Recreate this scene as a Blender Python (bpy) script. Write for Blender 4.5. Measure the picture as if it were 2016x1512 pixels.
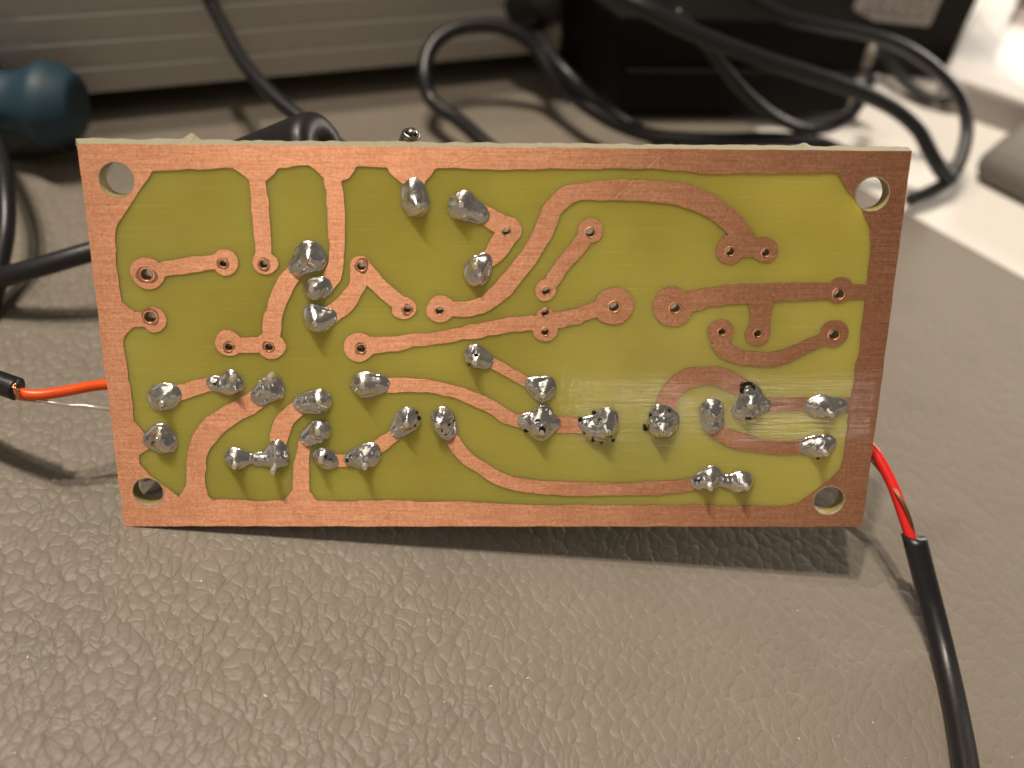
import bpy, bmesh, math, random
import numpy as np
from mathutils import Vector, Matrix, noise
from mathutils.geometry import delaunay_2d_cdt

for o_ in list(bpy.data.objects):
    bpy.data.objects.remove(o_)
scene = bpy.context.scene
C = scene.collection
random.seed(7)
RNG = np.random.RandomState(11)

# ------------------------------------------------------------------ camera (1 unit = 1 cm)
FPX = 2000.0                                   # focal length in photo pixels (photo 2016 x 1512)
PHI, RHO = math.radians(45), math.radians(10)  # pitch down and roll of the hand-held camera
CAM_H = 9.3084                                 # lens above the table
NRM = np.array([math.sin(RHO)*math.cos(PHI), -math.cos(RHO)*math.cos(PHI), -math.sin(PHI)])
FWD = np.array([0, 0, 1.0]) - NRM*NRM[2]
FWD /= np.linalg.norm(FWD)
RGT = np.cross(FWD, NRM)
M = np.array([RGT, FWD, NRM])                  # camera axes (x right, y down, z ahead) -> world
ORG = np.array([0, 0, CAM_H])

cam_d = bpy.data.cameras.new('camera')
cam = bpy.data.objects.new('camera', cam_d)
C.objects.link(cam)
cx, cy, cz = M @ np.array([1, 0, 0]), M @ np.array([0, -1, 0]), M @ np.array([0, 0, -1])
cam.matrix_world = Matrix(((cx[0], cy[0], cz[0], ORG[0]), (cx[1], cy[1], cz[1], ORG[1]),
                           (cx[2], cy[2], cz[2], ORG[2]), (0, 0, 0, 1)))
cam_d.sensor_fit = 'HORIZONTAL'
cam_d.sensor_width = 36.0
cam_d.lens = 36.0*FPX/2016.0
cam_d.clip_start = 0.1
cam_d.clip_end = 1000
cam_d.dof.use_dof = True
cam_d.dof.focus_distance = 10.35
cam_d.dof.aperture_fstop = 0.165
scene.camera = cam

# ------------------------------------------------------------------ world, lamps, exposure
world = bpy.data.worlds.new('World')
scene.world = world
world.use_nodes = True
wbg = world.node_tree.nodes['Background']
wbg.inputs['Color'].default_value = (1.0, 0.88, 0.75, 1)
wbg.inputs['Strength'].default_value = 0.10

def lamp(name, loc, target, energy, size, size_y=None, color=(1, 0.86, 0.70), shape='DISK'):
    d = bpy.data.lights.new(name, 'AREA')
    d.energy = energy
    d.color = color
    d.shape = shape
    d.size = size
    if size_y:
        d.size_y = size_y
    o = bpy.data.objects.new(name, d)
    o.location = loc
    dirv = Vector(target) - Vector(loc)
    o.rotation_euler = dirv.to_track_quat('-Z', 'Y').to_euler()
    C.objects.link(o)
    return o

WARM = (1.0, 0.875, 0.735)
BR_W = np.array([4.04, 7.24, 0.84])
def along(d, r):
    d = np.array(d)/np.linalg.norm(d)
    return tuple(BR_W + d*r)
lamp('ceiling_spot', along((-.30, .08, .95), 260), (0, 9, 0), 347388, 9.5, color=WARM)
lamp('ceiling_spot', along((-.19, .03, .98), 260), (0, 9, 0), 262888, 9.5, color=WARM)
lamp('ceiling_spot', along((-.45, .17, .88), 270), (0, 9, 0), 103277, 11, color=WARM)
lamp('front_fill', (-75, -120, 34), (0, 8, 2), 7000, 100, 75, color=(1, .85, .68), shape='RECTANGLE')  # soft fill lamp added out of view at front left, lifts the front faces
lamp('ceiling_glow', (-50, -70, 150), (0, 8, 2), 32000, 105, 80, color=(1, .87, .72), shape='RECTANGLE')
lamp('added_backlight', (31, 50, 8), (2, 8, 2.2), 12500, 26, 13, color=(1, .9, .78), shape='RECTANGLE')  # lamp added out of view behind the board so the laminate glows through
lamp('strip_lamp', (55, -140, 26), (0, 8, 2), 3600, 50, 1.5, color=(1, .9, .78), shape='RECTANGLE')

scene.view_settings.view_transform = 'Standard'
scene.view_settings.look = 'None'
scene.view_settings.exposure = 0.12
scene.view_settings.gamma = 1.0
scene.view_settings.use_curve_mapping = False
scene.unit_settings.system = 'METRIC'
scene.unit_settings.scale_length = 0.01

# ------------------------------------------------------------------ helpers
def ray(px, py):
    return M @ np.array([(px-1008)/FPX, (py-756)/FPX, 1.0])
def at(px, py, z=0.0):                         # point at height z
    d = ray(px, py)
    return ORG + d*((z-CAM_H)/d[2])
def dp(px, py, depth):                         # point at a camera distance
    return ORG + ray(px, py)*depth
def tag(o, label, cat, group=None, kind=None):
    o['label'] = label
    if cat:
        o['category'] = cat
    if group:
        o['group'] = group
    if kind:
        o['kind'] = kind
    return o
def empty(name, loc, parent=None):
    o = bpy.data.objects.new(name, None)
    o.empty_display_size = 0.2
    o.location = loc
    C.objects.link(o)
    return o
def mesh_obj(name, verts, faces, mat, parent=None, smooth=False, mats=None, fmat=None):
    me = bpy.data.meshes.new(name)
    me.from_pydata([tuple(map(float, v)) for v in verts], [], [tuple(int(i) for i in f) for f in faces])
    if mats:
        for m_ in mats:
            me.materials.append(m_)
        me.polygons.foreach_set('material_index', np.array(fmat, dtype=np.int32))
    else:
        me.materials.append(mat)
    if smooth:
        me.polygons.foreach_set('use_smooth', np.ones(len(me.polygons), dtype=bool))
    me.update()
    o = bpy.data.objects.new(name, me)
    C.objects.link(o)
    if parent:
        o.parent = parent
        if parent.type == 'EMPTY' and parent.parent is None and not parent.get('local'):
            o.matrix_parent_inverse = parent_world(parent).inverted()
    return o
def parent_world(p):
    return Matrix.LocRotScale(p.location, p.rotation_euler, p.scale)
def bm_obj(name, bm, mat, parent=None, smooth=False):
    me = bpy.data.meshes.new(name)
    bm.to_mesh(me)
    bm.free()
    me.materials.append(mat)
    if smooth:
        me.polygons.foreach_set('use_smooth', np.ones(len(me.polygons), dtype=bool))
    o = bpy.data.objects.new(name, me)
    C.objects.link(o)
    if parent:
        o.parent = parent
        if parent.type == 'EMPTY' and not parent.get('local'):
            o.matrix_parent_inverse = parent_world(parent).inverted()
    return o
def catmull(pts, n=8):
    P = np.array(pts, float)
    P = np.vstack([2*P[0]-P[1], P, 2*P[-1]-P[-2]])
    out = []
    for i in range(1, len(P)-2):
        for t in np.linspace(0, 1, n, endpoint=False):
            a, b, c, d = P[i-1], P[i], P[i+1], P[i+2]
            out.append(0.5*((2*b) + (c-a)*t + (2*a-5*b+4*c-d)*t*t + (3*b-a-3*c+d)*t**3))
    out.append(P[-2])
    return np.array(out)
def tube_geo(pts, rad, seg=14, n=8, cap=True, smoothpath=True):
    P = catmull(pts, n) if smoothpath else np.array(pts, float)
    R = np.interp(np.linspace(0, 1, len(P)), np.linspace(0, 1, len(np.atleast_1d(rad))), np.atleast_1d(rad)) if np.ndim(rad) else np.full(len(P), rad)
    T = np.gradient(P, axis=0)
    T /= np.linalg.norm(T, axis=1)[:, None]
    up = np.array([0, 0, 1.0]) if abs(T[0][2]) < .9 else np.array([1.0, 0, 0])
    u = np.cross(T[0], up); u /= np.linalg.norm(u)
    V, F = [], []
    for i, p in enumerate(P):
        u = u - T[i]*(u @ T[i]); u /= np.linalg.norm(u)
        w = np.cross(T[i], u)
        for k in range(seg):
            a = 2*math.pi*k/seg
            V.append(p + R[i]*(math.cos(a)*u + math.sin(a)*w))
    for i in range(len(P)-1):
        for k in range(seg):
            k2 = (k+1) % seg
            F.append((i*seg+k, i*seg+k2, (i+1)*seg+k2, (i+1)*seg+k))
    if cap:
        F.append(tuple(range(seg-1, -1, -1)))
        F.append(tuple((len(P)-1)*seg+k for k in range(seg)))
    return V, F
def tube(name, pts, rad, mat, parent=None, **k):
    V, F = tube_geo(pts, rad, **k)
    return mesh_obj(name, V, F, mat, parent, smooth=True)
def lathe_geo(profile, seg=40):                # profile (r, z)
    V, F = [], []
    for r, z in profile:
        for k in range(seg):
            a = 2*math.pi*k/seg
            V.append((r*math.cos(a), r*math.sin(a), z))
    n = len(profile)
    for i in range(n-1):
        for k in range(seg):
            k2 = (k+1) % seg
            F.append((i*seg+k, i*seg+k2, (i+1)*seg+k2, (i+1)*seg+k))
    F.append(tuple(range(seg-1, -1, -1)))
    F.append(tuple((n-1)*seg+k for k in range(seg)))
    return V, F
def axis_matrix(p0, p1):
    d = Vector(p1) - Vector(p0)
    return Matrix.Translation(Vector(p0)) @ d.to_track_quat('Z', 'Y').to_matrix().to_4x4()
def xform(V, mat):
    return [mat @ Vector(v) for v in V]
def box_bm(size, bevel=0.0, seg=3):
    bm = bmesh.new()
    bmesh.ops.create_cube(bm, size=1)
    bmesh.ops.scale(bm, vec=size, verts=bm.verts)
    if bevel:
        bmesh.ops.bevel(bm, geom=bm.edges[:], offset=bevel, segments=seg, profile=.5, affect='EDGES')
    return bm

# ------------------------------------------------------------------ materials
def new_mat(name):
    m = bpy.data.materials.new(name)
    m.use_nodes = True
    nt = m.node_tree
    return m, nt, nt.nodes['Principled BSDF']
def simple(name, col, rough, metal=0.0, spec=0.5, noise_amt=0.0, nscale=20, bump=0.0, bscale=40):
    m, nt, p = new_mat(name)
    p.inputs['Base Color'].default_value = (*col, 1)
    p.inputs['Roughness'].default_value = rough
    p.inputs['Metallic'].default_value = metal
    p.inputs['Specular IOR Level'].default_value = spec
    tc = nt.nodes.new('ShaderNodeTexCoord')
    if noise_amt:
        nz = nt.nodes.new('ShaderNodeTexNoise')
        nz.inputs['Scale'].default_value = nscale
        nz.inputs['Detail'].default_value = 4
        nt.links.new(tc.outputs['Object'], nz.inputs['Vector'])
        mx = nt.nodes.new('ShaderNodeMix'); mx.data_type = 'RGBA'
        mx.inputs[6].default_value = (*[c*(1-noise_amt) for c in col], 1)
        mx.inputs[7].default_value = (*[min(1, c*(1+noise_amt)) for c in col], 1)
        nt.links.new(nz.outputs['Fac'], mx.inputs[0])
        nt.links.new(mx.outputs[2], p.inputs['Base Color'])
        mr = nt.nodes.new('ShaderNodeMapRange')
        mr.inputs['To Min'].default_value = max(0, rough-.08)
        mr.inputs['To Max'].default_value = min(1, rough+.08)
        nt.links.new(nz.outputs['Fac'], mr.inputs['Value'])
        nt.links.new(mr.outputs['Result'], p.inputs['Roughness'])
    if bump:
        nb = nt.nodes.new('ShaderNodeTexNoise')
        nb.inputs['Scale'].default_value = bscale
        nb.inputs['Detail'].default_value = 3
        nt.links.new(tc.outputs['Object'], nb.inputs['Vector'])
        b = nt.nodes.new('ShaderNodeBump')
        b.inputs['Strength'].default_value = bump
        b.inputs['Distance'].default_value = 0.01
        nt.links.new(nb.outputs['Fac'], b.inputs['Height'])
        nt.links.new(b.outputs['Normal'], p.inputs['Normal'])
    return m

def mapped(nt, src, scale, rot=(0, 0, 0)):
    mp = nt.nodes.new('ShaderNodeMapping')
    mp.inputs['Scale'].default_value = scale
    mp.inputs['Rotation'].default_value = rot
    nt.links.new(src, mp.inputs['Vector'])
    return mp.outputs['Vector']
def noise_n(nt, vec, scale, detail=2, rough=.5):
    n = nt.nodes.new('ShaderNodeTexNoise')
    n.inputs['Scale'].default_value = scale
    n.inputs['Detail'].default_value = detail
    n.inputs['Roughness'].default_value = rough
    nt.links.new(vec, n.inputs['Vector'])
    return n
def math_n(nt, op, a, b=None, clamp=False):
    n = nt.nodes.new('ShaderNodeMath'); n.operation = op; n.use_clamp = clamp
    for i, v in enumerate((a, b)):
        if v is None:
            continue
        if isinstance(v, (int, float)):
            n.inputs[i].default_value = v
        else:
            nt.links.new(v, n.inputs[i])
    return n.outputs[0]
def ramp_n(nt, val, stops):
    n = nt.nodes.new('ShaderNodeValToRGB')
    e = n.color_ramp.elements
    while len(e) < len(stops):
        e.new(0.5)
    for el, (pos, col) in zip(e, stops):
        el.position = pos
        el.color = (*col, 1) if len(col) == 3 else col
    nt.links.new(val, n.inputs[0])
    return n.outputs[0]

def flux_band(nt, p, v, weight):
    # dried clear flux: a glossy band across the right half of the board
    sx = nt.nodes.new('ShaderNodeSeparateXYZ')
    wob = noise_n(nt, v, 2.2, 3, .6)
    nt.links.new(v, sx.inputs[0])
    def edge(sock, a, b, k):
        w = math_n(nt, 'ADD', sock, math_n(nt, 'MULTIPLY', math_n(nt, 'SUBTRACT', wob.outputs['Fac'], .5), k))
        mr = nt.nodes.new('ShaderNodeMapRange')
        mr.inputs['From Min'].default_value = a; mr.inputs['From Max'].default_value = b
        nt.links.new(w, mr.inputs['Value'])
        return mr.outputs['Result']
    m1 = math_n(nt, 'MULTIPLY', edge(sx.outputs[0], 4.62, 4.70, .25), edge(sx.outputs[0], 7.98, 7.93, 0))
    m2 = math_n(nt, 'MULTIPLY', edge(sx.outputs[1], .86, 1.02, .35), edge(sx.outputs[1], 1.80, 1.62, .3))
    patch = noise_n(nt, mapped(nt, v, (1.2, 3.2, 1)), 1.0, 3, .6)
    pm = ramp_n(nt, patch.outputs['Fac'], [(.36, (.25, .25, .25)), (.56, (1, 1, 1))])
    nt.links.new(math_n(nt, 'MULTIPLY', math_n(nt, 'MULTIPLY', math_n(nt, 'MULTIPLY', m1, m2), pm), weight), p.inputs['Coat Weight'])
    p.inputs['Coat Roughness'].default_value = .08
    p.inputs['Coat IOR'].default_value = 1.55
    st = noise_n(nt, mapped(nt, v, (1.0, 22, 1), (0, 0, -.05)), 1.0, 3, .55)
    sl = noise_n(nt, mapped(nt, v, (16, 5, 1), (0, 0, .6)), 1.0, 2, .5)
    b = nt.nodes.new('ShaderNodeBump')
    b.inputs['Strength'].default_value = .22
    b.inputs['Distance'].default_value = .008
    nt.links.new(math_n(nt, 'ADD', st.outputs['Fac'], math_n(nt, 'MULTIPLY', sl.outputs['Fac'], .6)), b.inputs['Height'])
    nt.links.new(b.outputs['Normal'], p.inputs['Coat Normal'])

def copper_mat():
    m, nt, p = new_mat('brushed_copper')
    tc = nt.nodes.new('ShaderNodeTexCoord')
    v = tc.outputs['Object']
    hb = noise_n(nt, mapped(nt, v, (2.2, 60, 1)), 1.0, 4, .6)         # brushing along the board
    vb = noise_n(nt, mapped(nt, v, (42, 1.6, 1), (0, 0, .35)), 1.0, 3, .6)
    fine = noise_n(nt, v, 42, 4, .65)
    blot = noise_n(nt, v, 1.6, 3, .5)
    grain = math_n(nt, 'ADD', math_n(nt, 'MULTIPLY', hb.outputs['Fac'], .40),
                   math_n(nt, 'ADD', math_n(nt, 'MULTIPLY', vb.outputs['Fac'], .10), math_n(nt, 'MULTIPLY', fine.outputs['Fac'], .50)))
    col = ramp_n(nt, grain, [(.36, (.60, .275, .15)), (.5, (.76, .38, .22)), (.64, (.90, .52, .34))])
    mx = nt.nodes.new('ShaderNodeMix'); mx.data_type = 'RGBA'; mx.blend_type = 'MULTIPLY'
    mx.inputs[0].default_value = .5
    nt.links.new(col, mx.inputs[6])
    nt.links.new(ramp_n(nt, blot.outputs['Fac'], [(.3, (.80, .74, .70)), (.7, (1, 1, 1))]), mx.inputs[7])
    nt.links.new(mx.outputs[2], p.inputs['Base Color'])
    p.inputs['Metallic'].default_value = 1
    p.inputs['Anisotropic'].default_value = .83
    tv = nt.nodes.new('ShaderNodeVectorTransform')
    tv.vector_type = 'VECTOR'; tv.convert_from = 'OBJECT'; tv.convert_to = 'WORLD'
    tv.inputs[0].default_value = (0, 1, 0)
    nt.links.new(tv.outputs[0], p.inputs['Tangent'])
    mr = nt.nodes.new('ShaderNodeMapRange')
    mr.inputs['From Min'].default_value = .3; mr.inputs['From Max'].default_value = .7
    mr.inputs['To Min'].default_value = .46; mr.inputs['To Max'].default_value = .64
    nt.links.new(grain, mr.inputs['Value'])
    nt.links.new(mr.outputs['Result'], p.inputs['Roughness'])
    # long straight scratches
    sc = nt.nodes.new('ShaderNodeTexVoronoi'); sc.feature = 'DISTANCE_TO_EDGE'
    sc.inputs['Scale'].default_value = 1
    nt.links.new(mapped(nt, v, (.55, 2.6, 1), (0, 0, .3)), sc.inputs['Vector'])
    scr = ramp_n(nt, sc.outputs['Distance'], [(0, (0, 0, 0)), (.012, (1, 1, 1))])
    h = math_n(nt, 'ADD', grain, math_n(nt, 'MULTIPLY', scr, .35))
    b = nt.nodes.new('ShaderNodeBump')
    b.inputs['Strength'].default_value = .34
    b.inputs['Distance'].default_value = .006
    nt.links.new(h, b.inputs['Height'])
    nt.links.new(b.outputs['Normal'], p.inputs['Normal'])
    flux_band(nt, p, v, .9)
    return m
def fibreglass_mat():
    m, nt, p = new_mat('bare_fibreglass')
    tc = nt.nodes.new('ShaderNodeTexCoord')
    v = tc.outputs['Object']
    big = noise_n(nt, v, .7, 3, .5)
    weave = noise_n(nt, mapped(nt, v, (1.2, 38, 1)), 1.0, 4, .6)
    s = math_n(nt, 'ADD', math_n(nt, 'MULTIPLY', big.outputs['Fac'], .8), math_n(nt, 'MULTIPLY', weave.outputs['Fac'], .2))
    col = ramp_n(nt, s, [(.32, (.425, .378, .068)), (.68, (.55, .51, .108))])
    nt.links.new(col, p.inputs['Base Color'])
    p.inputs['Subsurface Weight'].default_value = 1
    p.inputs['Subsurface Radius'].default_value = (1, .85, .3)
    p.inputs['Subsurface Scale'].default_value = .42
    p.inputs['Roughness'].default_value = .2
    p.inputs['Specular IOR Level'].default_value = .5
    rg = nt.nodes.new('ShaderNodeMapRange')
    rg.inputs['To Min'].default_value = .12; rg.inputs['To Max'].default_value = .36
    nt.links.new(weave.outputs['Fac'], rg.inputs['Value'])
    nt.links.new(rg.outputs['Result'], p.inputs['Roughness'])
    spk = nt.nodes.new('ShaderNodeTexVoronoi')
    spk.inputs['Scale'].default_value = 3.4
    nt.links.new(v, spk.inputs['Vector'])
    b = nt.nodes.new('ShaderNodeBump')
    b.inputs['Strength'].default_value = .10
    b.inputs['Distance'].default_value = .006
    lump = ramp_n(nt, spk.outputs['Distance'], [(0, (1, 1, 1)), (.05, (0, 0, 0))])
    nt.links.new(math_n(nt, 'ADD', weave.outputs['Fac'], math_n(nt, 'MULTIPLY', lump, 2.0)), b.inputs['Height'])
    nt.links.new(b.outputs['Normal'], p.inputs['Normal'])
    flux_band(nt, p, v, 1.0)
    return m
def solder_mat(name='solder_tin', dark=0.0):
    m, nt, p = new_mat(name)
    tc = nt.nodes.new('ShaderNodeTexCoord')
    v = tc.outputs['Object']
    n1 = noise_n(nt, v, 9, 4, .6)
    n2 = noise_n(nt, v, 26, 4, .6)
    col = ramp_n(nt, n1.outputs['Fac'], [(.3, (.62, .605, .58)), (.6, (.82, .80, .77))])
    spots = ramp_n(nt, n2.outputs['Fac'], [(.18+dark, (.02, .016, .012)), (.24+dark, (1, 1, 1))])
    mx = nt.nodes.new('ShaderNodeMix'); mx.data_type = 'RGBA'; mx.blend_type = 'MULTIPLY'
    mx.inputs[0].default_value = 1
    nt.links.new(col, mx.inputs[6]); nt.links.new(spots, mx.inputs[7])
    nt.links.new(mx.outputs[2], p.inputs['Base Color'])
    p.inputs['Metallic'].default_value = .96
    mr = nt.nodes.new('ShaderNodeMapRange')
    mr.inputs['From Min'].default_value = .3; mr.inputs['From Max'].default_value = .7
    mr.inputs['To Min'].default_value = .11; mr.inputs['To Max'].default_value = .30
    nt.links.new(n1.outputs['Fac'], mr.inputs['Value'])
    nt.links.new(mr.outputs['Result'], p.inputs['Roughness'])
    b = nt.nodes.new('ShaderNodeBump')
    b.inputs['Strength'].default_value = .07
    b.inputs['Distance'].default_value = .010
    nt.links.new(math_n(nt, 'ADD', n1.outputs['Fac'], math_n(nt, 'MULTIPLY', n2.outputs['Fac'], .35)), b.inputs['Height'])
    nt.links.new(b.outputs['Normal'], p.inputs['Normal'])
    return m
def leather_mat():
    m, nt, p = new_mat('grey_leather')
    tc = nt.nodes.new('ShaderNodeTexCoord')
    v = tc.outputs['Object']
    wn = noise_n(nt, v, 1.8, 1, .4)
    va = nt.nodes.new('ShaderNodeVectorMath'); va.operation = 'MULTIPLY_ADD'
    nt.links.new(wn.outputs['Color'], va.inputs[0])
    va.inputs[1].default_value = (.25, .25, 0)
    wn2 = noise_n(nt, v, 9, 1, .4)
    va0 = nt.nodes.new('ShaderNodeVectorMath'); va0.operation = 'MULTIPLY_ADD'
    nt.links.new(wn2.outputs['Color'], va0.inputs[0])
    va0.inputs[1].default_value = (.09, .09, 0)
    nt.links.new(v, va0.inputs[2])
    nt.links.new(va0.outputs[0], va.inputs[2])
    def cells(scale, rot, sc, lo, hi, smooth=False):
        vo = nt.nodes.new('ShaderNodeTexVoronoi'); vo.feature = 'DISTANCE_TO_EDGE'
        vo.voronoi_dimensions = '2D'
        vo.inputs['Scale'].default_value = scale
        vo.inputs['Randomness'].default_value = 1
        nt.links.new(mapped(nt, va.outputs[0], sc, (0, 0, rot)), vo.inputs['Vector'])
        mr = nt.nodes.new('ShaderNodeMapRange'); mr.interpolation_type = 'SMOOTHSTEP'
        mr.inputs['From Min'].default_value = lo; mr.inputs['From Max'].default_value = hi
        nt.links.new(vo.outputs['Distance'], mr.inputs['Value'])
        return mr.outputs['Result']
    def domes(scale, rot, sc):
        vo = nt.nodes.new('ShaderNodeTexVoronoi'); vo.feature = 'SMOOTH_F1'
        vo.voronoi_dimensions = '2D'
        vo.inputs['Scale'].default_value = scale
        vo.inputs['Smoothness'].default_value = .12
        nt.links.new(mapped(nt, va.outputs[0], sc, (0, 0, rot)), vo.inputs['Vector'])
        return math_n(nt, 'SUBTRACT', 1.0, math_n(nt, 'MULTIPLY', vo.outputs['Distance'], vo.outputs['Distance']))
    d1 = domes(8.8, .55, (1.0, .66, 1))
    d2 = domes(14.5, .3, (1.0, .80, 1))
    c1 = cells(8.8, .55, (1.0, .66, 1), 0, .16)
    n3 = noise_n(nt, v, 20, 2, .5)
    n4 = noise_n(nt, v, 1.6, 1, .5)
    mk = nt.nodes.new('ShaderNodeMapRange')
    mk.inputs['From Min'].default_value = .36; mk.inputs['From Max'].default_value = .64
    nt.links.new(n4.outputs['Fac'], mk.inputs['Value'])
    h = math_n(nt, 'ADD', math_n(nt, 'ADD', math_n(nt, 'MULTIPLY', d1, 1.5), math_n(nt, 'MULTIPLY', c1, .22)),
               math_n(nt, 'ADD', math_n(nt, 'MULTIPLY', math_n(nt, 'MULTIPLY', d2, mk.outputs['Result']), .65),
                      math_n(nt, 'MULTIPLY', n3.outputs['Fac'], .22)))
    b = nt.nodes.new('ShaderNodeBump')
    b.inputs['Strength'].default_value = .68
    b.inputs['Distance'].default_value = .020
    nt.links.new(h, b.inputs['Height'])
    nt.links.new(b.outputs['Normal'], p.inputs['Normal'])
    sxy = nt.nodes.new('ShaderNodeSeparateXYZ')     # the hide is worn smoother to the far right
    nt.links.new(v, sxy.inputs[0])
    along_ = math_n(nt, 'ADD', math_n(nt, 'MULTIPLY', sxy.outputs[0], .75), math_n(nt, 'MULTIPLY', sxy.outputs[1], .5))
    ms_ = nt.nodes.new('ShaderNodeMapRange')
    ms_.inputs['From Min'].default_value = 2.2; ms_.inputs['From Max'].default_value = 9.5
    ms_.inputs['To Min'].default_value = .60; ms_.inputs['To Max'].default_value = .12
    nt.links.new(along_, ms_.inputs['Value'])
    nt.links.new(ms_.outputs['Result'], b.inputs['Strength'])
    bl = noise_n(nt, v, .9, 4, .55)
    sp = noise_n(nt, v, 14, 2, .5)
    col = ramp_n(nt, bl.outputs['Fac'], [(.3, (.192, .171, .137)), (.5, (.210, .182, .149)), (.7, (.212, .190, .152))])
    mx = nt.nodes.new('ShaderNodeMix'); mx.data_type = 'RGBA'; mx.blend_type = 'MULTIPLY'; mx.inputs[0].default_value = 1
    nt.links.new(col, mx.inputs[6])
    nt.links.new(ramp_n(nt, sp.outputs['Fac'], [(.2, (.15, .12, .1)), (.235, (1, 1, 1))]), mx.inputs[7])
    nt.links.new(mx.outputs[2], p.inputs['Base Color'])
    p.inputs['Roughness'].default_value = .48
    p.inputs['Specular IOR Level'].default_value = .36
    return m

COPPER = copper_mat()
SMUDGED = simple('smudged_copper', (.66, .335, .21), .5, 1, noise_amt=.45, nscale=22, bump=.4, bscale=50)
FR4 = fibreglass_mat()
DRILLED = simple('drilled_resin_wall', (.34, .27, .10), .55, noise_amt=.25, nscale=25, bump=.5, bscale=50)
CUT = simple('cut_fibreglass_edge', (.36, .33, .23), .75, noise_amt=.25, nscale=30, bump=.6, bscale=60)
SOLDER = solder_mat()
SOLDER_BURNT = solder_mat('burnt_solder', .01)
TINNED = simple('tinned_lead', (.82, .79, .74), .3, .7, noise_amt=.12, nscale=40)
FLUX = simple('burnt_flux', (.012, .008, .005), .3, noise_amt=.4, nscale=60)
LEATHER = leather_mat()
DESKW = simple('white_desk_laminate', (.80, .77, .72), .35, noise_amt=.015, nscale=4)
BLACK_PVC = simple('black_pvc', (.013, .013, .015), .36, spec=.5, noise_amt=.25, nscale=18, bump=.12, bscale=30)
BLACK_RUBBER = simple('black_rubber_skin', (.012, .011, .011), .42, noise_amt=.3, nscale=10, bump=.15, bscale=25)
BLACK_PLASTIC = simple('black_box_plastic', (.007, .0063, .0056), .55, spec=.15, noise_amt=.2, nscale=6, bump=.1, bscale=60)
DARK_PLASTIC = simple('charcoal_box_plastic', (.017, .0155, .0135), .55, spec=.25, noise_amt=.15, nscale=6, bump=.1, bscale=60)
ORANGE = simple('orange_insulation', (.86, .10, .012), .32, noise_amt=.06, nscale=12)
RED = simple('red_insulation', (.80, .022, .016), .32, noise_amt=.06, nscale=12)
TARNISHED = simple('tarnished_copper_strand', (.36, .19, .10), .45, 1, noise_amt=.3, nscale=40)
BARE_CU = simple('bare_copper_strand', (.75, .36, .2), .3, 1, noise_amt=.25, nscale=40)
TEAL = simple('teal_handle_plastic', (.014, .046, .070), .55, noise_amt=.1, nscale=5, bump=.08, bscale=20)
ALU = simple('grey_beige_enamel', (.50, .475, .445), .45, spec=.4, noise_amt=.06, nscale=5, bump=.08, bscale=50)
WHITE_PL = simple('white_abs_plastic', (.38, .345, .315), .4, noise_amt=.02, nscale=4)
WHITE_IN = simple('white_gloss_inlay', (.48, .44, .41), .3, noise_amt=.02, nscale=4)
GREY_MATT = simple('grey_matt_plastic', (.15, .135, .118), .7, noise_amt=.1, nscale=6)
LABELW = simple('grey_label_paper', (.55, .51, .48), .6, noise_amt=.08, nscale=5)
INK = simple('dark_label_ink', (.17, .15, .145), .6, noise_amt=.05, nscale=5)
CLEAR = simple('milky_clear_plastic', (.5, .45, .38), .2, noise_amt=.1, nscale=5)
CLEAR.node_tree.nodes['Principled BSDF'].inputs['Transmission Weight'].default_value = .5

# ------------------------------------------------------------------ desk and leather mat
V, F = [(-60, -20, -.1), (70, -20, -.1), (70, 90, -.1), (-60, 90, -.1)], [(0, 1, 2, 3)]
desk = mesh_obj('desk', V, F, DESKW)
tag(desk, 'white desk top showing beyond the edge of the grey leather mat', None, kind='structure')

e0, e1 = at(1519, 270), at(2016, 545)
ed = (e1-e0)/np.linalg.norm(e1-e0)
ep = np.array([-ed[1], ed[0], 0]);  ep = -ep if ep[1] > 0 else ep
far, near = e0 - ed*40, e0 + ed*45
outl = [far, near, near + ep*60, far + ep*60]
bm = bmesh.new()
top = [bm.verts.new((p[0], p[1], 0)) for p in outl]
f = bm.faces.new(top)
if f.normal.z < 0 or (bm.normal_update() or f.normal.z < 0):
    f.normal_flip()
r = bmesh.ops.extrude_face_region(bm, geom=[f])
for g in r['geom']:
    if isinstance(g, bmesh.types.BMVert):
        g.co.z = -.096
bmesh.ops.recalc_face_normals(bm, faces=bm.faces)
bmesh.ops.bevel(bm, geom=[e for e in bm.edges if all(v.co.z > -.01 for v in e.verts)], offset=.03, segments=3, profile=.5, affect='EDGES')
mat_o = bm_obj('leather_mat', bm, LEATHER)
tag(mat_o, 'grey pebbled leather desk mat under the circuit board', 'desk mat')

# ------------------------------------------------------------------ board frame (from the corners seen in the photo)
corners = np.array([[155, 283], [1797, 297], [1697, 1036], [245, 1035]], float)
A_ = []
for (u, v), (x, y) in zip([(0, 0), (1, 0), (1, 1), (0, 1)], corners - [1008, 756]):
    A_.append([u, v, 1, 0, 0, 0, -x*u, -x*v, -x]); A_.append([0, 0, 0, u, v, 1, -y*u, -y*v, -y])
Hm = np.linalg.svd(np.array(A_))[2][-1].reshape(3, 3); Hm /= Hm[2, 2]
Ki = np.diag([1/FPX, 1/FPX, 1])
ha, hb_, hc = Ki @ Hm[:, 0], Ki @ Hm[:, 1], Ki @ Hm[:, 2]
BW = 8.0
s_ = BW/np.linalg.norm(ha)
ha, hb_, hc = M @ (ha*s_), M @ (hb_*s_), M @ (hc*s_)
BH = float(np.linalg.norm(hb_))
bx = ha/np.linalg.norm(ha)
by = -hb_/np.linalg.norm(hb_); by = by - bx*(by @ bx); by /= np.linalg.norm(by)
bz = np.cross(bx, by)
B0 = ORG + hc + hb_                            # lower left corner of the copper face
THK = .17
board = empty('circuit_board', tuple(B0))
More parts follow.
